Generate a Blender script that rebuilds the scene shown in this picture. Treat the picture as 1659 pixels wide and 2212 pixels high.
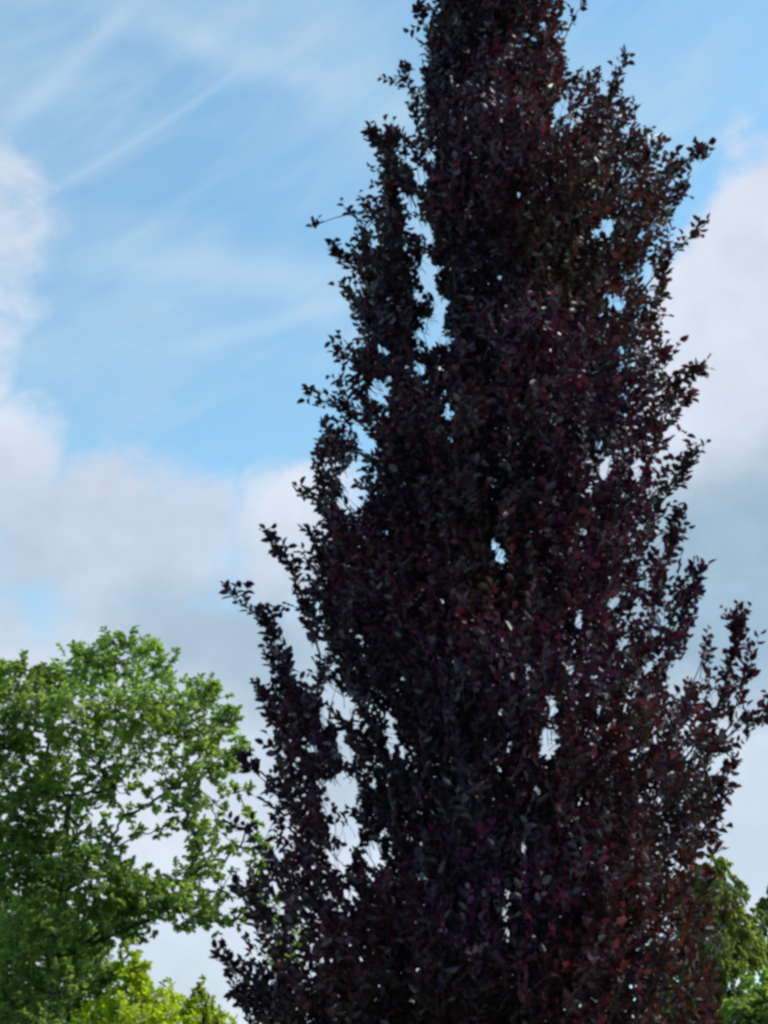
import bpy, math, random
import numpy as np
rng = np.random.default_rng(7)
random.seed(7)
D = bpy.data
for o in list(D.objects): D.objects.remove(o)
SC = bpy.context.scene
COL = SC.collection

# ------------------------------------------------------------------ camera
VFOV, PITCH, EYE = math.radians(38), math.radians(24), 1.6
cam = D.cameras.new('camera'); co = D.objects.new('camera', cam); COL.objects.link(co)
cam.sensor_fit = 'VERTICAL'; cam.angle = VFOV; cam.clip_end = 4000
co.location = (0, 0, EYE); co.rotation_euler = (math.pi/2 + PITCH, 0, 0)
SC.camera = co
T = math.tan(VFOV/2)
def ray(x, y):
    """direction (x/y, z/y of a point at unit ground distance) that the photograph's point (x, y of 1659x2212) looks along"""
    dx, dy = (x-829.5)/1106*T, (1106-y)/1106*T
    X, Y, Z = dx, math.cos(PITCH)-dy*math.sin(PITCH), math.sin(PITCH)+dy*math.cos(PITCH)
    return X, Y, Z
def P(x, y, d):
    X, Y, Z = ray(x, y)
    return np.array([X/Y*d, d, EYE+Z/Y*d])
def azel(x, y):
    X, Y, Z = ray(x, y)
    return math.atan2(X, Y), math.atan2(Z, math.hypot(X, Y))

# ------------------------------------------------------------------ light
AZDEG = 82
SUN_EL, SUN_AZ = math.radians(48), math.radians(AZDEG)      # azimuth clockwise from the view direction
sd = np.array([math.sin(SUN_AZ)*math.cos(SUN_EL), math.cos(SUN_AZ)*math.cos(SUN_EL), math.sin(SUN_EL)])
sl = D.lights.new('sun', 'SUN'); sl.energy = 2.0; sl.angle = math.radians(0.5); sl.color = (1.0, .95, .87)
so = D.objects.new('sun', sl); COL.objects.link(so)
from mathutils import Vector
so.rotation_euler = Vector(sd).to_track_quat('Z', 'Y').to_euler(); so.location = (20, 0, 30)

w = D.worlds.new('World'); SC.world = w; w.use_nodes = True
nt = w.node_tree; N = nt.nodes; L = nt.links; N.clear()
def nd(t, **k):
    n = N.new(t)
    for a, b in k.items(): setattr(n, a, b)
    return n
def mth(op, a, b=None, c=None, clamp=False):
    n = nd('ShaderNodeMath', operation=op, use_clamp=clamp)
    for i, v in enumerate((a, b, c)):
        if v is None: continue
        if isinstance(v, (int, float)): n.inputs[i].default_value = v
        else: L.new(v, n.inputs[i])
    return n.outputs[0]
tc = nd('ShaderNodeTexCoord'); sep = nd('ShaderNodeSeparateXYZ'); L.new(tc.outputs['Generated'], sep.inputs[0])
X_, Y_, Z_ = sep.outputs
AZ = mth('ARCTAN2', X_, Y_); EL = mth('ARCTAN2', Z_, mth('SQRT', mth('ADD', mth('MULTIPLY', X_, X_), mth('MULTIPLY', Y_, Y_))))
def noise(scale, detail=5, rough=.55, off=(0, 0, 0), stretch=(1, 1, 1), dist=0.0, rot=0.0):
    mp = nd('ShaderNodeMapping'); mp.inputs['Location'].default_value = off; mp.inputs['Scale'].default_value = stretch
    mp.inputs['Rotation'].default_value = (0, rot, 0)
    L.new(tc.outputs['Generated'], mp.inputs[0])
    n = nd('ShaderNodeTexNoise'); n.inputs['Scale'].default_value = scale; n.inputs['Detail'].default_value = detail
    n.inputs['Roughness'].default_value = rough; n.inputs['Distortion'].default_value = dist
    L.new(mp.outputs[0], n.inputs['Vector']); return n.outputs['Fac']
n1 = noise(7, 6, .58); n2 = noise(7, 6, .58, (5.2, 1.3, 8.1)); n3 = noise(16, 6, .6, (2, 7, 1))
nv = noise(3.2, 6, .6, (3, 3, 3), (1, 1, 2.4), .6, .5)
wa = mth('ADD', AZ, mth('MULTIPLY', mth('SUBTRACT', n1, .5), .16))
we = mth('ADD', EL, mth('MULTIPLY', mth('SUBTRACT', n2, .5), .13))
def sumof(blobs):
    tot = None
    for (x, y, rx, ry, rot, s, edge) in blobs:
        a0, e0 = azel(x, y); kx = rx/1106*T; ky = ry/1106*T
        da = mth('MULTIPLY', mth('SUBTRACT', wa, a0), math.cos(e0)); de = mth('SUBTRACT', we, e0)
        c, s_ = math.cos(rot), math.sin(rot)
        u = mth('ADD', mth('MULTIPLY', da, c/kx), mth('MULTIPLY', de, s_/kx))
        v = mth('ADD', mth('MULTIPLY', da, -s_/ky), mth('MULTIPLY', de, c/ky))
        r = mth('SQRT', mth('ADD', mth('MULTIPLY', u, u), mth('MULTIPLY', v, v)))
        m = nd('ShaderNodeMapRange', interpolation_type='SMOOTHSTEP'); L.new(r, m.inputs[0])
        m.inputs[1].default_value = 1-edge; m.inputs[2].default_value = 1+edge; m.inputs[3].default_value = s; m.inputs[4].default_value = 0
        tot = m.outputs[0] if tot is None else mth('MAXIMUM', tot, m.outputs[0])
    return tot
# x, y, radius x, radius y, turn, strength, softness
CLOUDS = [(1700, 690, 320, 420, -.30, 1.0, .24), (1600, 1150, 460, 330, 0, .95, .3), (1640, 1760, 420, 330, 0, .97, .3),
          (230, 1180, 300, 210, .1, .85, .5), (660, 1170, 250, 180, .3, .85, .5), (-50, 680, 130, 400, 0, .72, .6),
          (450, 1760, 1000, 500, 0, 1.0, .42), (-20, 1000, 160, 230, 0, .7, .5), (20, 390, 60, 80, 0, .5, .6)]
VEIL = [(450, 30, 420, 90, -.12, .42, .8), (760, 170, 330, 110, -.5, .32, .9), (1300, 190, 150, 120, 0, .32, .7),
        (520, 610, 480, 80, -.03, .38, .9), (60, 150, 230, 230, .5, .2, .9), (300, 760, 300, 110, .2, .3, .9), (560, 830, 200, 60, .1, .15, .9)]
SHADE = [(1600, 1250, 380, 290, 0, 1, .5), (480, 1400, 330, 150, -.3, .8, .6), (150, 1230, 420, 230, -.2, .48, .8), (900, 1500, 400, 300, 0, .6, .6),
         (400, 2100, 500, 160, 0, .25, .8), (1620, 1850, 300, 300, 0, .35, .8)]
cm = sumof(CLOUDS); vm = sumof(VEIL); sm = sumof(SHADE)
# rest of the dome: the same broken cloud by noise alone
gen = nd('ShaderNodeMapRange', interpolation_type='SMOOTHSTEP'); L.new(noise(2.6, 7, .6, (9, 4, 2), (1, 1, 1.6)), gen.inputs[0])
gen.inputs[1].default_value = .48; gen.inputs[2].default_value = .66
away = nd('ShaderNodeMapRange', interpolation_type='SMOOTHSTEP'); L.new(mth('ADD', mth('ABSOLUTE', AZ), mth('MAXIMUM', mth('SUBTRACT', EL, .62), 0)), away.inputs[0])
away.inputs[1].default_value = .40; away.inputs[2].default_value = .62
cm = mth('MAXIMUM', cm, mth('MULTIPLY', gen.outputs[0], away.outputs[0]))
wisp = nd('ShaderNodeMapRange'); L.new(nv, wisp.inputs[0]); wisp.inputs[1].default_value = .42; wisp.inputs[2].default_value = .75; wisp.inputs[4].default_value = .22
vm = mth('ADD', mth('MULTIPLY', vm, mth('ADD', mth('MULTIPLY', n3, .9), .5)), wisp.outputs[0])
# thin straight streaks between two directions: the contrail and older, wider, fainter ones
def streak(p1, p2, wid, amt):
    (a1, e1), (a2, e2) = azel(*p1), azel(*p2)
    ll = math.hypot(a2-a1, e2-e1); ux, uy = (a2-a1)/ll, (e2-e1)/ll
    sa, se = mth('SUBTRACT', AZ, a1), mth('SUBTRACT', EL, e1)
    al = mth('ADD', mth('MULTIPLY', sa, ux), mth('MULTIPLY', se, uy))
    ac = mth('ABSOLUTE', mth('ADD', mth('ADD', mth('MULTIPLY', sa, -uy), mth('MULTIPLY', se, ux)), mth('MULTIPLY', mth('SUBTRACT', n1, .5), wid*1.2)))
    cr = nd('ShaderNodeMapRange', interpolation_type='SMOOTHSTEP'); L.new(ac, cr.inputs[0]); cr.inputs[2].default_value = wid; cr.inputs[3].default_value = amt; cr.inputs[4].default_value = 0
    cl = nd('ShaderNodeMapRange', interpolation_type='SMOOTHSTEP'); L.new(mth('ABSOLUTE', mth('SUBTRACT', al, ll/2)), cl.inputs[0]); cl.inputs[1].default_value = ll*.25; cl.inputs[2].default_value = ll*.55; cl.inputs[3].default_value = 1; cl.inputs[4].default_value = 0
    return mth('MULTIPLY', mth('MULTIPLY', cr.outputs[0], cl.outputs[0]), mth('ADD', mth('MULTIPLY', n3, 1.0), .5))
trail = mth('MAXIMUM', streak((-170, 560), (640, 55), .0052, .22), streak((-60, 330), (330, -40), .014, .30))
trail = mth('MAXIMUM', trail, streak((330, 770), (900, 590), .011, .24))
trail = mth('MAXIMUM', trail, streak((250, 20), (800, 200), .02, .22))
trail = mth('MAXIMUM', trail, streak((150, 560), (800, 590), .02, .22))
# torn cloud: the soft banks broken by fine noise
def torn(m, nz, lo, hi):
    q = nd('ShaderNodeMapRange', interpolation_type='SMOOTHSTEP'); L.new(mth('ADD', m, mth('MULTIPLY', mth('SUBTRACT', nz, .5), 1.3)), q.inputs[0])
    q.inputs[1].default_value = lo; q.inputs[2].default_value = hi; return q.outputs[0]
nb = noise(11, 8, .62, (4, 9, 6), (1, 1, 1.5), .5)
cm = torn(cm, nb, .22, .86)
# cirrus combed one way
cb = nd('ShaderNodeCombineXYZ'); L.new(mth('ADD', mth('MULTIPLY', AZ, 5), mth('MULTIPLY', EL, 3.2)), cb.inputs[0]); L.new(mth('ADD', mth('MULTIPLY', EL, 22), mth('MULTIPLY', AZ, -11)), cb.inputs[1])
nc = nd('ShaderNodeTexNoise'); nc.inputs['Scale'].default_value = 1.1; nc.inputs['Detail'].default_value = 6; nc.inputs['Roughness'].default_value = .6; nc.inputs['Distortion'].default_value = .4; L.new(cb.outputs[0], nc.inputs['Vector'])
ci = nd('ShaderNodeMapRange'); L.new(nc.outputs['Fac'], ci.inputs[0]); ci.inputs[1].default_value = .42; ci.inputs[2].default_value = .72; ci.inputs[4].default_value = .38
vm = mth('ADD', vm, ci.outputs[0], clamp=True)
sky = nd('ShaderNodeTexSky', sky_type='NISHITA', sun_disc=False)
sky.sun_elevation = SUN_EL; sky.sun_rotation = SUN_AZ; sky.altitude = 100; sky.air_density = 1.0; sky.dust_density = .15; sky.ozone_density = 1.4
SKYS = .15; EXPO = 1.0
def mixc(f, a, b):
    m = nd('ShaderNodeMix', data_type='RGBA'); L.new(f, m.inputs[0])
    for i, v in ((6, a), (7, b)):
        if isinstance(v, tuple): m.inputs[i].default_value = (*[q/SKYS/2**EXPO for q in v], 1)
        else: L.new(v, m.inputs[i])
    return m.outputs[2]
veilc = (.50, .68, .83)
skyg = nd('ShaderNodeVectorMath', operation='MULTIPLY'); L.new(sky.outputs[0], skyg.inputs[0]); SKYGAIN = (.75, .93, .82); skyg.inputs[1].default_value = SKYGAIN
c0 = mixc(vm, skyg.outputs[0], veilc)
cloudc = mixc(sm, (.76, .80, .91), (.35, .48, .60))
lum = nd('ShaderNodeMapRange'); L.new(n3, lum.inputs[0]); lum.inputs[1].default_value = .3; lum.inputs[2].default_value = .7; lum.inputs[3].default_value = .9; lum.inputs[4].default_value = 1.08
cs = nd('ShaderNodeVectorMath', operation='SCALE'); L.new(cloudc, cs.inputs[0]); L.new(lum.outputs[0], cs.inputs['Scale'])
c1 = mixc(trail, c0, (.60, .76, .92))
c2 = mixc(mth('MULTIPLY', cm, .92), c1, cs.outputs[0])
bg = nd('ShaderNodeBackground'); bg.inputs[1].default_value = SKYS; L.new(c2, bg.inputs[0])
wo = nd('ShaderNodeOutputWorld'); L.new(bg.outputs[0], wo.inputs[0])
w.cycles.sampling_method = 'MANUAL'; w.cycles.sample_map_resolution = 512

SC.view_settings.view_transform = 'Standard'; SC.view_settings.look = 'None'; SC.view_settings.gamma = 1; SC.view_settings.exposure = EXPO
SC.render.engine = 'CYCLES'
SC.cycles.max_bounces = 6; SC.cycles.diffuse_bounces = 3; SC.cycles.glossy_bounces = 2; SC.cycles.transmission_bounces = 4
SC.cycles.use_denoising = True; SC.cycles.denoiser = 'OPENIMAGEDENOISE'; SC.cycles.denoising_input_passes = 'RGB_ALBEDO_NORMAL'; SC.cycles.denoising_prefilter = 'ACCURATE'
SC.cycles.filter_width = 3.0

# ------------------------------------------------------------------ helpers
def tag(o, label=None, cat=None, group=None, kind=None):
    for k, v in (('label', label), ('category', cat), ('group', group), ('kind', kind)):
        if v: o[k] = v
def empty(name, loc):
    o = D.objects.new(name, None); COL.objects.link(o); o.location = [float(v) for v in loc]; return o
def mesh_obj(name, V, F, mat, parent=None, tint=None, smooth=False):
    """F: (n,4) or (n,3) index array; tint: per-vertex rgb"""
    V = np.asarray(V, np.float32); F = np.asarray(F, np.int32); k = F.shape[1]
    if parent is not None: V = V - np.array(parent.location, np.float32)
    me = D.meshes.new(name); me.vertices.add(len(V)); me.loops.add(F.size); me.polygons.add(len(F))
    me.vertices.foreach_set('co', V.ravel()); me.loops.foreach_set('vertex_index', F.ravel())
    me.polygons.foreach_set('loop_start', np.arange(0, F.size, k, dtype=np.int32))
    me.polygons.foreach_set('loop_total', np.full(len(F), k, np.int32))
    if smooth: me.polygons.foreach_set('use_smooth', np.ones(len(F), bool))
    me.update(calc_edges=True)
    if tint is not None:
        a = me.color_attributes.new('leaf_colour', 'FLOAT_COLOR', 'POINT')
        a.data.foreach_set('color', tint.astype(np.float32).ravel())
    me.materials.append(mat)
    o = D.objects.new(name, me); COL.objects.link(o)
    if parent is not None: o.parent = parent
    return o
def unit(v): return v/np.maximum(np.linalg.norm(v, axis=-1, keepdims=True), 1e-9)
class VN:                                                    # value noise
    def __init__(s, seed): s.g = np.random.default_rng(seed).random((32, 32, 32))
    def __call__(s, p):
        p = np.asarray(p, float); i = np.floor(p).astype(int); f = p-i; f = f*f*(3-2*f); r = 0
        for a in (0, 1):
            for b in (0, 1):
                for c in (0, 1):
                    wgt = (f[..., 0] if a else 1-f[..., 0])*(f[..., 1] if b else 1-f[..., 1])*(f[..., 2] if c else 1-f[..., 2])
                    r = r + wgt*s.g[(i[..., 0]+a) % 32, (i[..., 1]+b) % 32, (i[..., 2]+c) % 32]
        return r
class Tubes:
    def __init__(s): s.V = []; s.F = []; s.n = 0
    def add(s, pts, rad, sides=6):
        pts = np.asarray(pts, float); rad = np.broadcast_to(rad, len(pts)); m = len(pts)
        t = unit(np.gradient(pts, axis=0)); ref = np.array([.3, .9, .1]) if abs(t[0][1]) < .9 else np.array([1., 0, 0])
        a = unit(np.cross(t, ref)); b = np.cross(t, a); th = np.arange(sides)*2*math.pi/sides
        V = pts[:, None]+rad[:, None, None]*(np.cos(th)[None, :, None]*a[:, None]+np.sin(th)[None, :, None]*b[:, None])
        i = np.arange(m-1)[:, None]*sides; j = np.arange(sides)[None]; j2 = (j+1) % sides
        s.F.append((np.stack([i+j, i+j2, i+j2+sides, i+j+sides], -1).reshape(-1, 4))+s.n); s.V.append(V.reshape(-1, 3)); s.n += m*sides
    def many(s, A, B, C, r):                                   # many thin three-point twigs at once, 3-sided
        n = len(A); pts = np.stack([A, B, C], 1); t = unit(C-A); a = unit(np.cross(t, np.array([.31, .87, .12]))); b = np.cross(t, a)
        th = np.arange(3)*2*math.pi/3; rr = np.stack([r, r*.75, r*.35], 1)
        V = pts[:, :, None]+rr[:, :, None, None]*(np.cos(th)[None, None, :, None]*a[:, None, None]+np.sin(th)[None, None, :, None]*b[:, None, None])
        base = np.arange(n)[:, None, None]*9; i = np.arange(2)[None, :, None]*3; j = np.arange(3)[None, None]; j2 = (j+1) % 3
        s.F.append(np.stack([base+i+j, base+i+j2, base+i+j2+3, base+i+j+3], -1).reshape(-1, 4)+s.n); s.V.append(V.reshape(-1, 3)); s.n += n*9
    def build(s, name, mat, parent): return mesh_obj(name, np.concatenate(s.V), np.concatenate(s.F), mat, parent, smooth=True)
class Leaves:
    def __init__(s): s.V = []; s.C = []
    def add(s, pos, d, nrm, ln, wd, col, fold=.22, curl=.12):
        d = unit(d); side = unit(np.cross(nrm, d)); up = np.cross(d, side); ln = ln[:, None]; wd = wd[:, None]
        B = pos; Tp = pos+d*ln-up*ln*curl
        def q(f, sg, ww, lift): return pos+d*ln*f+side*sg*wd*ww+up*wd*lift
        s.V.append(np.stack([B, q(.3, 1, .46, fold), q(.68, 1, .40, fold*.7), Tp, q(.68, -1, .40, fold*.7), q(.3, -1, .46, fold)], 1).reshape(-1, 3))
        s.C.append(np.repeat(np.concatenate([col, rng.random((len(col), 1))], 1), 6, 0))     # alpha: how waxy the leaf is
    def build(s, name, mat, parent):
        V = np.concatenate(s.V); n = len(V)//6; b = np.arange(n)[:, None]*6
        F = np.stack([b+np.array([0, 3, 2, 1]), b+np.array([0, 5, 4, 3])], 1).reshape(-1, 4)
        print(name, n, 'leaves'); return mesh_obj(name, V, F, mat, parent, np.concatenate(s.C))
def along(A, B, C, step, jit=.3):
    """points and directions along many twigs A-B-C, leaves every `step`"""
    ln = np.linalg.norm(B-A, axis=1)+np.linalg.norm(C-B, axis=1); k = np.maximum((ln/step).astype(int), 2); idx = np.repeat(np.arange(len(A)), k)
    o = np.concatenate([np.arange(q) for q in k]); t = (o+.6+rng.uniform(-jit, jit, len(o)))/k[idx]; t = np.clip(t, .08, 1)[:, None]
    p = (1-t)**2*A[idx]+2*t*(1-t)*B[idx]+t*t*C[idx]; d = unit(2*(1-t)*(B-A)[idx]+2*t*(C-B)[idx])
    return p, d, np.where(o % 2, 1., -1.)[:, None], idx, t[:, 0]

# ------------------------------------------------------------------ materials
def mat(name):
    m = D.materials.new(name); m.use_nodes = True; m.node_tree.nodes.clear(); return m, m.node_tree.nodes, m.node_tree.links
def leaf_mat(name, trans, tcol, rough, spec):
    m, n, l = mat(name)
    at = n.new('ShaderNodeAttribute'); at.attribute_name = 'leaf_colour'
    tn = n.new('ShaderNodeTexNoise'); tn.inputs['Scale'].default_value = 60
    mr = n.new('ShaderNodeMapRange'); mr.inputs[3].default_value = .75; mr.inputs[4].default_value = 1.25; l.new(tn.outputs[0], mr.inputs[0])
    sc = n.new('ShaderNodeVectorMath'); sc.operation = 'SCALE'; l.new(at.outputs['Color'], sc.inputs[0]); l.new(mr.outputs[0], sc.inputs['Scale'])
    p = n.new('ShaderNodeBsdfPrincipled'); p.inputs['Roughness'].default_value = rough; g = n.new('ShaderNodeMath'); g.operation = 'POWER'; g.inputs[1].default_value = 3.5; l.new(at.outputs['Alpha'], g.inputs[0]); g2 = n.new('ShaderNodeMath'); g2.operation = 'MULTIPLY_ADD'; g2.inputs[1].default_value = spec*2.6; g2.inputs[2].default_value = spec*.35; l.new(g.outputs[0], g2.inputs[0]); l.new(g2.outputs[0], p.inputs['Specular IOR Level'])
    l.new(sc.outputs[0], p.inputs['Base Color'])
    tr = n.new('ShaderNodeBsdfTranslucent'); tm = n.new('ShaderNodeVectorMath'); tm.operation = 'MULTIPLY'; l.new(sc.outputs[0], tm.inputs[0]); tm.inputs[1].default_value = tcol
    l.new(tm.outputs[0], tr.inputs[0])
    mx = n.new('ShaderNodeMixShader'); mx.inputs[0].default_value = trans; l.new(p.outputs[0], mx.inputs[1]); l.new(tr.outputs[0], mx.inputs[2])
    o = n.new('ShaderNodeOutputMaterial'); l.new(mx.outputs[0], o.inputs[0]); return m
def bark_mat(name, c1, c2):
    m, n, l = mat(name)
    tc_ = n.new('ShaderNodeTexCoord'); mp = n.new('ShaderNodeMapping'); mp.inputs['Scale'].default_value = (6, 6, 1.5); l.new(tc_.outputs['Object'], mp.inputs[0])
    tn = n.new('ShaderNodeTexNoise'); tn.inputs['Scale'].default_value = 4; tn.inputs['Detail'].default_value = 8; l.new(mp.outputs[0], tn.inputs[0])
    r = n.new('ShaderNodeValToRGB'); r.color_ramp.elements[0].position = .35; r.color_ramp.elements[1].position = .7
    r.color_ramp.elements[0].color = (*c1, 1); r.color_ramp.elements[1].color = (*c2, 1); l.new(tn.outputs[0], r.inputs[0])
    bp = n.new('ShaderNodeBump'); bp.inputs['Strength'].default_value = .6; l.new(tn.outputs[0], bp.inputs['Height'])
    p = n.new('ShaderNodeBsdfPrincipled'); p.inputs['Roughness'].default_value = .8; l.new(r.outputs[0], p.inputs[0]); l.new(bp.outputs[0], p.inputs['Normal'])
    o = n.new('ShaderNodeOutputMaterial'); l.new(p.outputs[0], o.inputs[0]); return m
M_copper = leaf_mat('copper_leaf', .28, (1.6, .7, .9), .44, .36)
M_green = leaf_mat('green_leaf', .55, (2.3, 2.5, .9), .5, .35)
M_gold = leaf_mat('gold_leaf', .55, (1.9, 2.0, .6), .6, .25)
M_bark = bark_mat('grey_bark', (.035, .028, .028), (.10, .082, .080)); M_bark2 = bark_mat('brown_bark', (.025, .019, .014), (.07, .054, .042))
M_twig = bark_mat('twig_bark', (.026, .016, .018), (.065, .042, .042))

# ------------------------------------------------------------------ ground
def ground():
    m, n, l = mat('lawn')
    tn = n.new('ShaderNodeTexNoise'); tn.inputs['Scale'].default_value = 900; tn.inputs['Detail'].default_value = 10
    r = n.new('ShaderNodeValToRGB'); r.color_ramp.elements[0].color = (.03, .06, .012, 1); r.color_ramp.elements[1].color = (.08, .13, .03, 1)
    tc_ = n.new('ShaderNodeTexCoord'); l.new(tc_.outputs['Generated'], tn.inputs[0]); l.new(tn.outputs[0], r.inputs[0])
    p = n.new('ShaderNodeBsdfPrincipled'); p.inputs['Roughness'].default_value = .9; l.new(r.outputs[0], p.inputs[0])
    o = n.new('ShaderNodeOutputMaterial'); l.new(p.outputs[0], o.inputs[0])
    k = 41; q = np.linspace(-1, 1, k); q = np.sign(q)*np.abs(q)**2*1500; gx, gy = np.meshgrid(q, q)
    V = np.stack([gx, gy, 0*gx], -1).reshape(-1, 3); i, j = np.meshgrid(np.arange(k-1), np.arange(k-1)); b = (j*k+i).ravel()
    g = mesh_obj('ground', V, np.stack([b, b+1, b+k+1, b+k], 1), m); tag(g, kind='structure')
ground()

# ------------------------------------------------------------------ the copper beech
BD = 14.0
LEFT = [(-700, 1030), (-400, 975), (-150, 935), (0, 925), (60, 915), (140, 908), (260, 905), (340, 905), (390, 890), (425, 830), (450, 795), (500, 755), (560, 745), (620, 750), (680, 790), (740, 765), (780, 735), (850, 705), (930, 680),
        (1050, 680), (1120, 690), (1190, 670), (1300, 655), (1360, 610), (1450, 575), (1600, 545), (1700, 560), (1790, 575), (1850, 555), (1920, 515),
        (1980, 510), (2040, 530), (2090, 490), (2150, 500), (2212, 530), (2400, 520), (2560, 620)]
RIGHT = [(-700, 1130), (-400, 1195), (-150, 1225), (0, 1238), (60, 1222), (140, 1208), (190, 1240), (230, 1320), (330, 1340), (360, 1420), (420, 1465), (480, 1450), (570, 1440), (640, 1435), (690, 1400), (760, 1405), (830, 1455),
         (890, 1460), (930, 1430), (1000, 1440), (1100, 1450), (1180, 1455), (1270, 1480), (1360, 1480), (1430, 1510), (1500, 1560), (1560, 1590), (1620, 1585), (1680, 1570), (1780, 1550),
         (1850, 1520), (1950, 1530), (2050, 1545), (2150, 1560), (2212, 1565), (2400, 1560), (2560, 1450)]
Lw = np.array([P(x, y, BD) for y, x in LEFT]); Rw = np.array([P(x, y, BD) for y, x in RIGHT])
o1, o2 = np.argsort(Lw[:, 2]), np.argsort(Rw[:, 2])
ZT = min(Lw[:, 2].max(), Rw[:, 2].max())-.05; ZB = 1.5
def axis_x(z): return .78+.012*z
def xl(z): return np.interp(z, Lw[o1, 2], Lw[o1, 0])
def xr(z): return np.interp(z, Rw[o2, 2], Rw[o2, 0])
nz1, nz2, nz3, nz4 = VN(1), VN(2), VN(3), VN(4)
def prof(z, ph):
    """crown radius at height z towards angle ph (0 = +x): the ragged outline, different all round"""
    rl = axis_x(z)-xl(z); rr = xr(z)-axis_x(z); c = np.cos(ph); k = .5+.5*c
    base = rl*(1-k)+rr*k; side = np.abs(np.sin(ph))
    lump = nz1(np.stack([np.cos(ph)*2+9, np.sin(ph)*2+9, z*1.1], -1))
    return base*(1+side*(.40*(lump-.5)-.10))
# open clefts between the rising plumes, where sky shows: x, y, half width, half height, lean
GAPS = [(929, 334, 14, 13, 0), (877, 344, 12, 11, 0), (908, 381, 13, 22, .2), (856, 428, 22, 16, .3), (885, 440, 24, 20, 0), (905, 490, 26, 14, 0), (930, 515, 11, 18, 0), (922, 590, 17, 32, 0), (950, 663, 18, 24, 0),
        (903, 641, 11, 9, 0), (935, 715, 20, 28, 0), (903, 725, 12, 14, 0), (970, 735, 12, 10, 0), (828, 756, 10, 9, 0), (816, 844, 15, 20, 0), (908, 799, 13, 13, 0), (880, 790, 7, 7, 0), (840, 820, 8, 10, 0),
        (769, 922, 9, 13, 0), (790, 959, 15, 18, .4), (775, 1000, 9, 10, 0), (748, 1040, 10, 30, 0), (735, 1085, 7, 12, 0), (765, 1085, 8, 14, 0),
        (1212, 235, 16, 22, -.4), (1232, 265, 10, 10, 0), (1312, 490, 15, 18, 0), (1285, 500, 8, 9, 0), (1335, 655, 16, 14, -.4), (1310, 640, 8, 8, 0), (1400, 590, 11, 24, 0), (1385, 510, 6, 9, 0),
        (1215, 40, 5, 7, 0), (1175, 55, 8, 9, 0), (1150, 85, 6, 7, 0), (1120, 100, 6, 6, 0), (1010, 60, 6, 8, 0), (1120, 230, 5, 6, 0), (1010, 430, 8, 12, .3), (1120, 420, 6, 9, 0), (1020, 330, 4, 6, 0),
        (1080, 600, 6, 7, 0), (950, 580, 8, 8, 0), (1075, 1185, 9, 24, .5), (965, 890, 9, 18, 0), (975, 950, 6, 8, 0), (1015, 905, 7, 7, 0), (1310, 1005, 10, 22, -.4), (1295, 960, 9, 10, 0), (1270, 1060, 6, 7, 0),
        (1375, 1015, 10, 20, 0), (1262, 1150, 8, 12, 0), (1430, 1185, 6, 30, 0), (1395, 1130, 6, 14, 0), (1190, 1520, 10, 18, .3), (1183, 1600, 14, 22, 0), (1230, 1450, 7, 8, 0), (1250, 1340, 7, 20, 0),
        (740, 1705, 26, 26, -.7), (700, 1740, 9, 10, 0), (845, 1590, 9, 34, 0), (870, 1630, 7, 10, 0), (715, 1495, 16, 13, 0), (745, 1520, 14, 14, 0), (700, 1550, 9, 18, 0), (735, 1590, 8, 10, 0), (745, 1625, 13, 14, .5), (650, 1400, 14, 34, .2), (690, 1400, 15, 14, 0), (680, 1450, 8, 10, 0),
        (630, 1350, 10, 28, 0), (720, 1440, 7, 8, 0), (725, 1795, 12, 12, 0), (735, 1855, 20, 16, .3), (762, 1800, 16, 18, 0), (805, 1845, 16, 20, 0), (830, 1800, 8, 8, 0), (755, 1935, 12, 8, 0), (1062, 1940, 5, 12, 0), (1058, 1985, 6, 10, 0), (1095, 1930, 6, 10, 0), (1090, 1975, 6, 12, .2), (1100, 2020, 8, 10, 0), (1130, 1830, 6, 12, 0),
        (1460, 1460, 14, 16, 0), (1500, 1440, 16, 20, .4), (1555, 1560, 9, 9, 0), (1490, 1620, 14, 8, .5), (1580, 1580, 12, 12, 0), (1540, 1510, 10, 10, 0), (1325, 1300, 8, 10, 0), (1395, 1260, 6, 8, 0), (1350, 1390, 6, 7, 0),
        (1015, 1500, 7, 9, 0), (955, 1300, 7, 8, 0), (965, 1700, 6, 8, 0), (1140, 1440, 7, 7, 0), (1080, 1540, 6, 7, 0), (1160, 1710, 7, 8, 0), (1020, 1760, 6, 7, 0), (1255, 1830, 7, 7, 0), (900, 1990, 6, 6, 0),
        (1395, 2400, 6, 6, 0), (1460, 2120, 6, 6, 0), (1845, 2480, 6, 6, 0), (640, 1640, 8, 8, 0), (675, 1620, 9, 9, 0), (690, 1690, 8, 8, 0), (600, 1960, 10, 14, 0), (640, 2020, 8, 14, 0), (570, 1800, 10, 14, 0)]
GP = np.array([[*((lambda q: (q[0]/q[1], q[2]/q[1]))(ray(x, y))), hw/1106*T*1.18, hh/1106*T*1.18, ln] for x, y, hw, hh, ln in GAPS])
def in_gap(p):
    """how deep a point lies in one of the clefts (they run back through the crown)"""
    u = p[:, 0]/p[:, 1]; v = (p[:, 2]-EYE)/p[:, 1]; r = np.full(len(p), 9.)
    for gu, gv, hw, hh, ln in GP:
        du, dv = u-gu, v-gv; c, s = math.cos(ln), math.sin(ln)
        q = np.sqrt(((du*c+dv*s)/hw)**2+((-du*s+dv*c)/(hh*1.15))**2); r = np.minimum(r, q)
    return r
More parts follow.
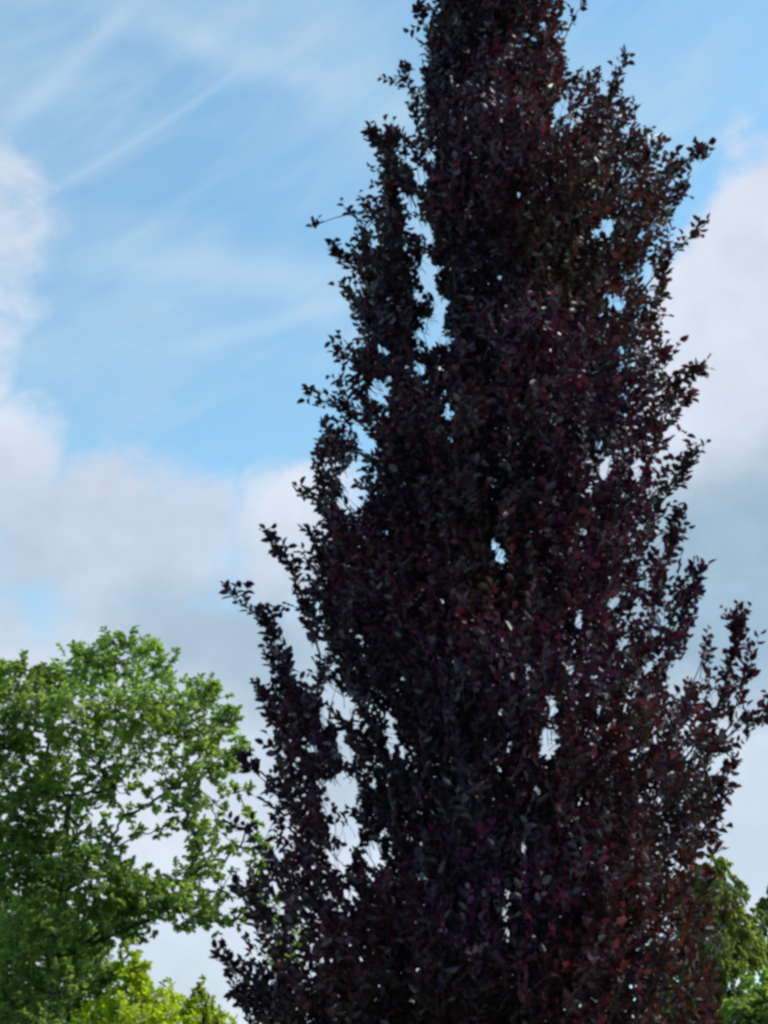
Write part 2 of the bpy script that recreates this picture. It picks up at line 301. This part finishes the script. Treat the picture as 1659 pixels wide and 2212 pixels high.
def copper_col(n, p, young=0.):
    """leaf colours: near-black purple, wine red, bronze-olive, in drifts; sunlit brown painted into the right side"""
    a = nz2(p*1.3); b = nz3(p*1.1+7); r = rng.random(n)
    base = np.array([.021, .006, .030]); red = np.array([.062, .014, .028]); oli = np.array([.050, .044, .015]); bro = np.array([.105, .050, .022])
    k = (r+a*1.5-.85); kr = np.clip((k-.25)*1.6, 0, 1)[:, None]
    ko = (np.clip(b*1.6-.68, 0, 1)*rng.random(n))[:, None]
    c = base*(1-kr)+red*kr; c = c*(1-ko*.8)+oli*ko*.8
    lit_low = (np.clip((p[:, 0]-1.2)/1.5, 0, 1)*np.clip((6.5-p[:, 2])/3, 0, 1)*rng.random(n))[:, None]  # sunlit lower right flank put into the leaf colour as lighter brown
    c = c*(1-lit_low)+bro*lit_low
    lit_top = (np.clip((p[:, 0]-1.0)/1.2, 0, 1)*np.clip((p[:, 2]-8)/2, 0, 1)*rng.random(n)**1.1)[:, None]  # painted sunlight again, on the upper right, in a duller brown
    c = c*(1-lit_top)+np.array([.075, .034, .018])*lit_top
    return c*np.exp(np.minimum(rng.normal(-.15, .5, (n, 1)), .75))
beech = empty('copper_beech', (axis_x(0), BD, 0)); tag(beech, 'tall narrow dark purple copper beech rising past the top of the frame', 'tree')
wood = Tubes(); lv = Leaves(); tw = Tubes()
# trunk and rising limbs
zz = np.linspace(0, ZT-.4, 30); wob = np.stack([axis_x(zz)+.08*np.sin(zz*.9), BD+.06*np.sin(zz*.7+1), zz], 1)
wood.add(wob, .24*(1-zz/ZT)**.8+.015+.09*np.exp(-zz*3), 12)
for i in range(26):
    z0 = .9+i*.47+rng.uniform(-.1, .1); ph = i*2.39996; ztip = min(z0+rng.uniform(3.2, 5.2), ZT-.6)
    t = np.linspace(0, 1, 14); z = z0+(ztip-z0)*t; rr_ = prof(z, np.full(14, ph))*.60*(1-(1-t)**1.8)*(.85+.1*rng.random())
    wb = rng.normal(0, .03, (14, 2)).cumsum(0)*.6; wb[0] = 0
    pts = np.stack([axis_x(z)+.08*np.sin(z*.9)+np.cos(ph)*rr_+wb[:, 0], BD+np.sin(ph)*rr_+wb[:, 1], z], 1)
    if z0 > 1.5:
        g = np.nonzero(in_gap(pts) < 1.5)[0]; m = g[0] if len(g) else 14
        if m < 4: continue
        pts = pts[:m]; t = np.linspace(0, 1, m)
    wood.add(pts, (.046*(1-z0/(ZT+1))**1.3+.006)*(1-t)**.9+.003, 7)
# twigs all through the crown
def emit(A, Dr, ln, step=.043, size=.107, gapped=True, sc=1.0):
    n = len(A); B = A+Dr*ln[:, None]*.5+rng.normal(0, .03, (n, 3)); C = A+Dr*ln[:, None]+rng.normal(0, .05, (n, 3))+np.array([0, 0, .04])
    if gapped:
        g = np.minimum(in_gap(C), in_gap((A+C)/2)); k = g > 1.25; A, B, C = A[k], B[k], C[k]
    tw.many(A, B, C, rng.uniform(.003, .006, len(A)))
    p, d, sg, idx, t = along(A, B, C, step)
    pl = unit(rng.normal(0, .55, (len(A), 3))+np.array([0, 0, 1.]) )[idx]          # plane of each spray
    side = unit(np.cross(d, pl)); n = len(p)
    dr = unit(d*.75+side*sg*.9+rng.normal(0, .22, (n, 3))+np.array([0, 0, .05])); nrm = unit(np.cross(side, d)*1+rng.normal(0, .45, (n, 3)))
    s = size*rng.uniform(.5, 1.12, n)*sc
    if gapped:
        g = in_gap(p+dr*s[:, None]*.5); k = g > rng.uniform(.95, 1.25, n); p, dr, nrm, s = p[k], dr[k], nrm[k], s[k]; n = len(p)
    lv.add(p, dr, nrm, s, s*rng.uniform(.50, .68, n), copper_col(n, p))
NT = 45000
z = rng.uniform(ZB, ZT, NT); ph = rng.uniform(0, 2*math.pi, NT); rho = rng.random(NT)**.5
R_ = prof(z, ph); kk = rng.random(NT) < np.clip(R_/1.9, .1, 1)*1.0
z, ph, rho, R_ = z[kk], ph[kk], rho[kk], R_[kk]; n = len(z)
out = np.stack([np.cos(ph), np.sin(ph), 0*ph], 1)
A = np.stack([axis_x(z), np.full(n, BD), z], 1)+out*(R_*rho)[:, None]
Dr = unit(out*rng.uniform(.1, .85, n)[:, None]+np.array([0, 0, 1.])*rng.uniform(.5, 1.1, n)[:, None]+rng.normal(0, .3, (n, 3)))
ln = rng.uniform(.18, .5, n)
def rel(p):
    dx = p[:, 0]-axis_x(p[:, 2]); dy = p[:, 1]-BD; return np.hypot(dx, dy)/np.maximum(prof(np.minimum(p[:, 2], ZT), np.arctan2(dy, dx)), .05)
plume = nz4(np.stack([(A[:, 0]-.18*(A[:, 2])*np.sign(A[:, 0]-axis_x(A[:, 2]))*.4)*2.5+20, A[:, 1]*2.5, A[:, 2]*.9], 1))
tip = A+Dr*ln[:, None]
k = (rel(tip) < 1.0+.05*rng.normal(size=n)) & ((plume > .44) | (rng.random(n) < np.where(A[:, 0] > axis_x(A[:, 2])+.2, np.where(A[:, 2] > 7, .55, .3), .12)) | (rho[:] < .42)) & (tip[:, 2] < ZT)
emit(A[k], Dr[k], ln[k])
# long shoots that stand out of the outline: photo polylines, depth offset, fullness
SHOOTS = [([(625, 1560), (600, 1430), (585, 1350), (545, 1315), (497, 1285)], -.3, 1.0), ([(690, 1400), (655, 1290), (625, 1220), (583, 1158)], -.1, 1.0), ([(640, 1640), (590, 1560), (555, 1480)], 0, .6),
          ([(720, 1260), (690, 1200), (665, 1130)], .2, .8), ([(735, 1120), (690, 1075), (648, 1060)], 0, .6), ([(860, 1000), (760, 960), (690, 925)], -.2, .8), ([(790, 900), (730, 870), (668, 850)], 0, .8),
          ([(830, 800), (775, 780), (725, 760)], 0, .8), ([(820, 700), (780, 650), (738, 620)], .2, .7), ([(830, 600), (770, 560), (720, 540)], 0, 1.0), ([(860, 520), (830, 460), (785, 440)], 0, .8),
          ([(850, 450), (790, 435), (720, 462), (668, 492)], .1, .18), ([(860, 500), (838, 400), (835, 330), (800, 285)], -.1, 1.5), ([(850, 450), (850, 350), (850, 290)], -.2, 1.5), ([(900, 420), (870, 370), (880, 310)], .1, .8), ([(960, 330), (905, 270), (890, 200), (870, 150)], 0, .35),
          ([(930, 260), (900, 180), (820, 162)], .2, .12), ([(960, 120), (925, 60), (905, 20)], 0, .5), ([(1190, 160), (1215, 80), (1245, 20), (1265, 0)], 0, .35), ([(1230, 400), (1290, 270), (1325, 190), (1350, 125)], -.2, .95), ([(1240, 300), (1285, 220), (1282, 160)], .1, .35),
          ([(1260, 420), (1330, 300), (1360, 220)], 0, .8), ([(1330, 520), (1420, 400), (1470, 345), (1528, 322)], -.1, .9), ([(1350, 560), (1430, 470), (1480, 400)], .2, .9), ([(1380, 620), (1450, 540), (1490, 505), (1530, 480)], 0, .28),
          ([(1380, 700), (1430, 620), (1445, 550)], 0, .6), ([(1340, 820), (1400, 760), (1440, 770)], 0, .5), ([(1370, 930), (1440, 860), (1480, 810), (1530, 790)], -.2, .8), ([(1400, 960), (1460, 890), (1490, 850)], .2, .8), ([(1390, 760), (1400, 700), (1420, 690)], .2, .4),
          ([(1400, 1120), (1450, 1050), (1485, 1010), (1505, 960)], 0, .6), ([(1420, 1250), (1450, 1150), (1470, 1110)], 0, .6), ([(1430, 1400), (1470, 1330), (1500, 1270), (1512, 1235)], -.1, 1.0), ([(1410, 1300), (1440, 1200), (1455, 1140)], 0, .7),
          ([(1480, 1640), (1550, 1540), (1580, 1440), (1600, 1380), (1590, 1325)], -.3, 1.0), ([(1500, 1660), (1570, 1590), (1620, 1545), (1665, 1540), (1720, 1520)], -.5, 1.1), ([(1520, 1620), (1580, 1570), (1600, 1500), (1630, 1410)], 0, .6),
          ([(1500, 1760), (1560, 1700), (1590, 1640)], 0, .9), ([(1490, 1850), (1550, 1770), (1570, 1700)], .2, .8), ([(1480, 1560), (1500, 1470), (1530, 1400)], 0, .4), ([(640, 2000), (560, 1960), (505, 1910)], 0, .7), ([(620, 2180), (540, 2110), (478, 2072)], 0, .8),
          ([(650, 1900), (590, 1850), (540, 1800), (500, 1770)], .1, .35), ([(600, 2240), (540, 2170), (505, 2140)], 0, .7), ([(650, 1780), (580, 1690), (530, 1650)], 0, .7), ([(1490, 2000), (1530, 1900), (1545, 1830)], 0, .5)]
for pl, off, full in SHOOTS:
    q = np.array([P(x, y, BD+off) for x, y in pl]); m = 24
    s = np.linspace(0, len(q)-1, m); pts = np.stack([np.interp(s, np.arange(len(q)), q[:, c]) for c in range(3)], 1)
    for _ in range(3): pts[1:-1] = (pts[:-2]+pts[1:-1]*2+pts[2:])/4
    pts[:, 1] += np.linspace(.25, 0, m)
    tt = np.linspace(0, 1, m); tw.add(pts, .009*(1-tt)+.0025, 5)
    seg = np.linalg.norm(np.diff(pts, axis=0), axis=1).sum(); k = int(seg*40*full)+2
    u = rng.random(k)**1.15; A = np.stack([np.interp(u, tt, pts[:, c]) for c in range(3)], 1); g = unit(np.stack([np.interp(u, tt, np.gradient(pts[:, c])) for c in range(3)], 1))
    Dr = unit(g*.8+rng.normal(0, .5, (k, 3))+np.array([0, 0, .2])); emit(A, Dr, rng.uniform(.05, .27, k)*(1.2-.85*u), gapped=full < 1.4)
    # leaves straight on the end of the shoot
    emit(pts[-6:-5], unit(pts[-1:]-pts[-6:-5]), np.array([np.linalg.norm(pts[-1]-pts[-6])]), gapped=False)
wood.build('trunk', M_bark, beech); tw.build('twigs', M_twig, beech); lv.build('crown', M_copper, beech)

# ------------------------------------------------------------------ broadleaf trees made of leafy clumps on limbs
nzc = VN(11)
def clump_tree(name, label, base, trunk_top, clumps, leafmat, barkmat, cols, leaf, per_m2, tr=.14, group=None, cat='tree', droop=0., limb_r=.03, size_w=.6, zfloor=.3, upright=0.):
    root = empty(name, base); tag(root, label, cat, group)
    base = np.array(base, float); top = np.array(trunk_top, float); wood = Tubes(); lv = Leaves()
    t = np.linspace(0, 1, 12); tk = base+(top-base)*t[:, None]; tk[1:-1, :2] += rng.normal(0, .03, (10, 2))
    wood.add(tk, tr*(1-t*.75)+tr*.5*np.exp(-t*12), 10)
    cols = np.array(cols)
    # limbs: each clump grows from the nearest point already joined to the trunk
    nodes = [base+(top-base)*h for h in (.35, .5, .65, .8, 1.)]; par = [-1]*5; path = [0.]*5
    order = sorted(range(len(clumps)), key=lambda i: np.linalg.norm(np.array(clumps[i][0])-(base*.3+top*.7)))
    for i in order:
        c = np.array(clumps[i][0], float); below = [np.linalg.norm(c-q)*(1. if q[2] < c[2]-.1 else 1.6)+.25*path[k] for k, q in enumerate(nodes)]; k = int(np.argmin(below))
        nodes.append(c); par.append(k); path.append(path[k]+np.linalg.norm(c-nodes[k]))
    load = np.ones(len(nodes))
    for k in range(len(nodes)-1, 4, -1): load[par[k]] += load[k]
    for k in range(5, len(nodes)):
        s, c = nodes[par[k]], nodes[k]; dd = np.linalg.norm(c-s); mid = (s+c)/2+np.array([0, 0, -.10*dd])+rng.normal(0, .07*dd, 3); u = np.linspace(0, 1, 10)[:, None]
        r0, r1 = limb_r*.42*load[k]**.45, limb_r*.3*load[k]**.4
        lb = (1-u)**2*s+2*u*(1-u)*mid+u*u*c; lb[1:-1] += rng.normal(0, .012, (8, 3)); wood.add(lb, r0+(r1-r0)*u[:, 0], 6)
    for (c, r, rz, dens) in clumps:
        c = np.array(c, float)
        n = int(4*math.pi*r*r*per_m2*dens/14*rng.uniform(.85, 1.15))+4
        d = unit(rng.normal(0, 1, (n, 3))); d[:, 2] = d[:, 2]*.9+.1
        rad = rng.random(n)**.45*(.75+.5*nzc(d*1.6+c*3+40)); A = c+d*np.array([r, r, rz])*rad[:, None]*.85
        Dr = unit(d*.7+rng.normal(0, .4, (n, 3))+np.array([0, 0, .3-droop+upright])); ln = rng.uniform(.5, 1.1, n)*r*.45
        B = A+Dr*ln[:, None]*.5; C = A+Dr*ln[:, None]; C[:, 2] -= droop*ln*.8
        for j in range(min(6, n)): 
            jj = rng.integers(n); wood.add([c, c*.5+A[jj]*.5+rng.normal(0, .03, 3), A[jj], C[jj]], [.009, .007, .005, .003], 4)
        wood.many(A, B, C, np.full(n, .0035))
        p, dd, sg, idx, tt = along(A, B, C, np.mean(ln)/13)
        m = len(p); side = unit(np.cross(dd, unit(rng.normal(0, .5, (n, 3))+np.array([0, 0, 1.]))[idx]))
        dr = unit(dd*.6+side*sg+rng.normal(0, .35, (m, 3))+np.array([0, 0, -.15-droop])); nr = unit(rng.normal(0, .6, (m, 3))+np.array([0, 0, .9]))
        sz = leaf*rng.uniform(.65, 1.25, m); ci = np.clip((nzc(p*.9+c)*.9+rng.random(m)*.6-.25), 0, .999)*(len(cols)-1)
        i0 = ci.astype(int); f = (ci-i0)[:, None]; col = (cols[i0]*(1-f)+cols[np.minimum(i0+1, len(cols)-1)]*f)*rng.uniform(.75, 1.25, (m, 1))
        k = p[:, 2] > zfloor; lv.add(p[k], dr[k], nr[k], sz[k], (sz*size_w*rng.uniform(.85, 1.15, m))[k], col[k])
    wood.build('trunk', barkmat, root); lv.build('crown', leafmat, root); return root
def C_(x, y, d, r, rz=None, dens=1.):
    """a clump whose middle is seen at photo point (x, y), d metres away; r in photo pixels"""
    k = d/math.cos(PITCH)*T/1106; return (P(x, y, d), r*k, (rz or r)*k, dens)
GREEN = [(.080, .112, .045), (.125, .175, .068), (.175, .230, .092), (.23, .29, .13)]
G1 = [(250, 1430, 19.6, 62), (330, 1440, 20.4, 55), (170, 1460, 20, 65), (110, 1500, 19.4, 60), (30, 1490, 20.4, 60), (-60, 1520, 20, 80), (60, 1560, 19, 70), (160, 1560, 18.8, 75), (260, 1540, 19.2, 75),
      (350, 1530, 19.6, 70), (440, 1520, 20.2, 50), (400, 1590, 19, 60), (470, 1590, 19.6, 48), (490, 1650, 19.2, 40), (440, 1660, 19, 55), (310, 1620, 20.3, 70, None, .7), (210, 1650, 19.2, 60), (100, 1640, 20, 75, None, .8), (0, 1620, 19.4, 70),
      (-90, 1650, 20, 90), (20, 1710, 19.2, 62), (60, 1770, 19, 50), (-40, 1790, 20, 80), (400, 1740, 19, 45), (420, 1800, 19.2, 38), (380, 1690, 19.4, 45), (250, 1700, 19.5, 45, None, .7), (200, 1740, 20, 35, None, .6), (460, 1730, 20, 35, None, .5), (520, 1830, 20, 40, None, .4), (450, 1860, 19.6, 45, None, .55),
      (400, 1900, 19.8, 45, None, .7), (480, 1920, 20, 40, None, .5), (560, 1870, 19.5, 26, None, .5), (150, 1870, 18.8, 60), (210, 1900, 18.6, 65), (90, 1900, 19.6, 60, None, .8), (10, 1900, 19.3, 60), (-80, 1920, 20, 90), (280, 1930, 19, 60), (340, 1970, 19.2, 50), (410, 1975, 19.4, 48), (460, 1990, 19.8, 32),
      (190, 1980, 19, 60), (270, 2010, 19.4, 50), (20, 2020, 20, 80), (150, 2060, 19.6, 60), (60, 2110, 20, 90), (190, 2130, 19.8, 70), (-60, 2120, 20, 100), (80, 2200, 20, 90), (200, 2200, 20.3, 60), (0, 2290, 20, 110), (150, 2300, 20, 100), (40, 1990, 18.9, 55), (120, 2020, 18.7, 45), (40, 2080, 18.8, 60), (150, 2120, 18.7, 45), (30, 2170, 18.8, 60), (100, 2240, 18.7, 70),
      (110, 1960, 20.6, 80), (180, 2060, 20.8, 70), (-10, 1850, 19.9, 60), (60, 1840, 20.2, 45), (240, 1870, 19.3, 40, None, .7), (330, 1910, 19.6, 40), (380, 1940, 19.2, 45), (30, 2000, 21, 90), (260, 1970, 19.8, 60),
      (90, 1710, 19.4, 50), (150, 1760, 19.2, 42, None, .7), (205, 1790, 19.5, 32, None, .6), (330, 1730, 19.4, 34, None, .5), (270, 1760, 19.6, 28, None, .4), (100, 1800, 19.6, 42, None, .8), (170, 1830, 19, 34, None, .7), (350, 1790, 19.8, 24, None, .35), (240, 1830, 19.6, 26, None, .4), (430, 1840, 19.4, 30, None, .5), (50, 1820, 19, 45), (545, 1770, 19.8, 26, None, .5), (515, 1710, 19.7, 26, None, .5), (560, 1830, 19.9, 26, None, .5), (570, 1900, 19.8, 30, None, .6), (510, 1985, 19.9, 26, None, .6), (540, 1945, 20, 32, None, .7), (470, 1790, 19.8, 30, None, .5), (590, 1960, 19.9, 40, None, .6), (620, 2050, 20, 50, None, .6), (110, 1850, 19.2, 45), (300, 1800, 19.9, 22, None, .4), (120, 1690, 20, 60),
      (250, 1395, 19.8, 26), (340, 1400, 19.6, 20), (180, 1420, 19.8, 26), (45, 1440, 19.8, 26), (450, 1490, 19.8, 24), (500, 1545, 19.6, 22), (515, 1620, 19.4, 24), (90, 1455, 20, 26), (0, 1460, 20, 26)]
b1 = P(108, 2100, 19.4); b1[2] = 0; t1 = P(150, 1720, 19.6)
clump_tree('green_tree', 'leafy bright green tree with open crown left of the purple tree', b1, t1, [C_(*a) for a in G1], M_green, M_bark2, GREEN, .078, 400, tr=.15, limb_r=.026)
# golden shrubs in front of it
GOLD = [(.17, .21, .02), (.27, .33, .03), (.36, .42, .045), (.42, .46, .08)]
gb = lambda x, d: (P(x, 2200, d)[0], d, 0)
clump_tree('golden_shrub', 'larger yellow-green shrub below the left tree with a pointed top', gb(290, 18.0), P(285, 2110, 18.0),
           [C_(*a) for a in [(275, 2065, 18.0, 20, 34), (290, 2100, 18.0, 30, 34), (270, 2130, 17.9, 36, 44), (300, 2150, 18.0, 46), (340, 2180, 18.1, 45), (240, 2190, 17.9, 50), (300, 2220, 17.7, 70), (370, 2235, 18.0, 55), (210, 2260, 18.1, 70), (320, 2320, 17.9, 110), (230, 2400, 18.0, 110), (380, 2400, 18.0, 110)]],
           M_gold, M_bark2, GOLD, .065, 520, tr=.06, limb_r=.015, cat='shrub', upright=.6)
clump_tree('golden_shrub', 'smaller yellow-green shrub touching the lower left edge of the purple tree', gb(450, 17.2), P(445, 2160, 17.2),
           [C_(*a) for a in [(432, 2145, 17.2, 17, 30), (420, 2185, 17.2, 26, 30), (440, 2190, 17.2, 32, 34), (470, 2215, 17.2, 34), (420, 2235, 17.1, 44), (480, 2260, 17.1, 50), (440, 2330, 17.2, 100), (460, 2420, 17.2, 100)]],
           M_gold, M_bark2, GOLD, .06, 560, tr=.05, limb_r=.015, cat='shrub', upright=.6)
# right: weeping tree and the small ones
WEEP = [(.065, .085, .035), (.105, .130, .045), (.155, .180, .060), (.20, .21, .08)]
clump_tree('weeping_tree', 'olive green tree with drooping branches behind the purple tree at right', gb(1540, 24), P(1535, 1880, 24),
           [C_(*a) for a in [(1535, 1880, 24, 36, 44), (1500, 1920, 24.4, 60), (1585, 1930, 24.2, 26, 44), (1615, 1985, 24.2, 26, 50), (1628, 2050, 24.1, 26, 50), (1565, 1940, 23.7, 42, 60), (1590, 2000, 23.8, 40, 62), (1530, 2010, 24, 60), (1560, 2070, 23.5, 48, 66), (1605, 2070, 24, 34, 50), (1480, 2060, 24, 60), (1500, 2150, 24, 70), (1570, 2160, 23.8, 50, 60), (1430, 2150, 24.2, 60), (1520, 2250, 24, 90), (1600, 2260, 24, 60), (1440, 2260, 24, 80), (1520, 2380, 24, 90)]],
           M_green, M_bark2, WEEP, .075, 520, droop=.9)
clump_tree('weeping_tree', 'grey-green drooping tree at the right edge of the frame', gb(1680, 27), P(1672, 1930, 27),
           [C_(*a) for a in [(1660, 1950, 27, 22, 34), (1680, 1960, 27, 40, 50), (1645, 2000, 26.8, 24, 60), (1690, 2030, 27, 50, 60), (1650, 2060, 26.7, 20, 60), (1720, 2100, 27, 70), (1690, 2200, 27, 60), (1700, 2320, 27, 90)]],
           M_green, M_bark2, [(.06, .085, .045), (.085, .12, .06), (.12, .155, .08)], .10, 300, droop=1.0)
clump_tree('green_bush', 'rounded green bush at the bottom right corner', gb(1650, 20), P(1650, 2190, 20),
           [C_(*a) for a in [(1630, 2150, 20, 34), (1665, 2140, 20.2, 40), (1610, 2195, 19.8, 36), (1660, 2200, 19.7, 50), (1590, 2250, 20, 44), (1640, 2270, 20, 70), (1720, 2200, 20, 80), (1640, 2380, 20, 100)]],
           M_green, M_bark2, GREEN, .09, 420, tr=.07, cat='bush')
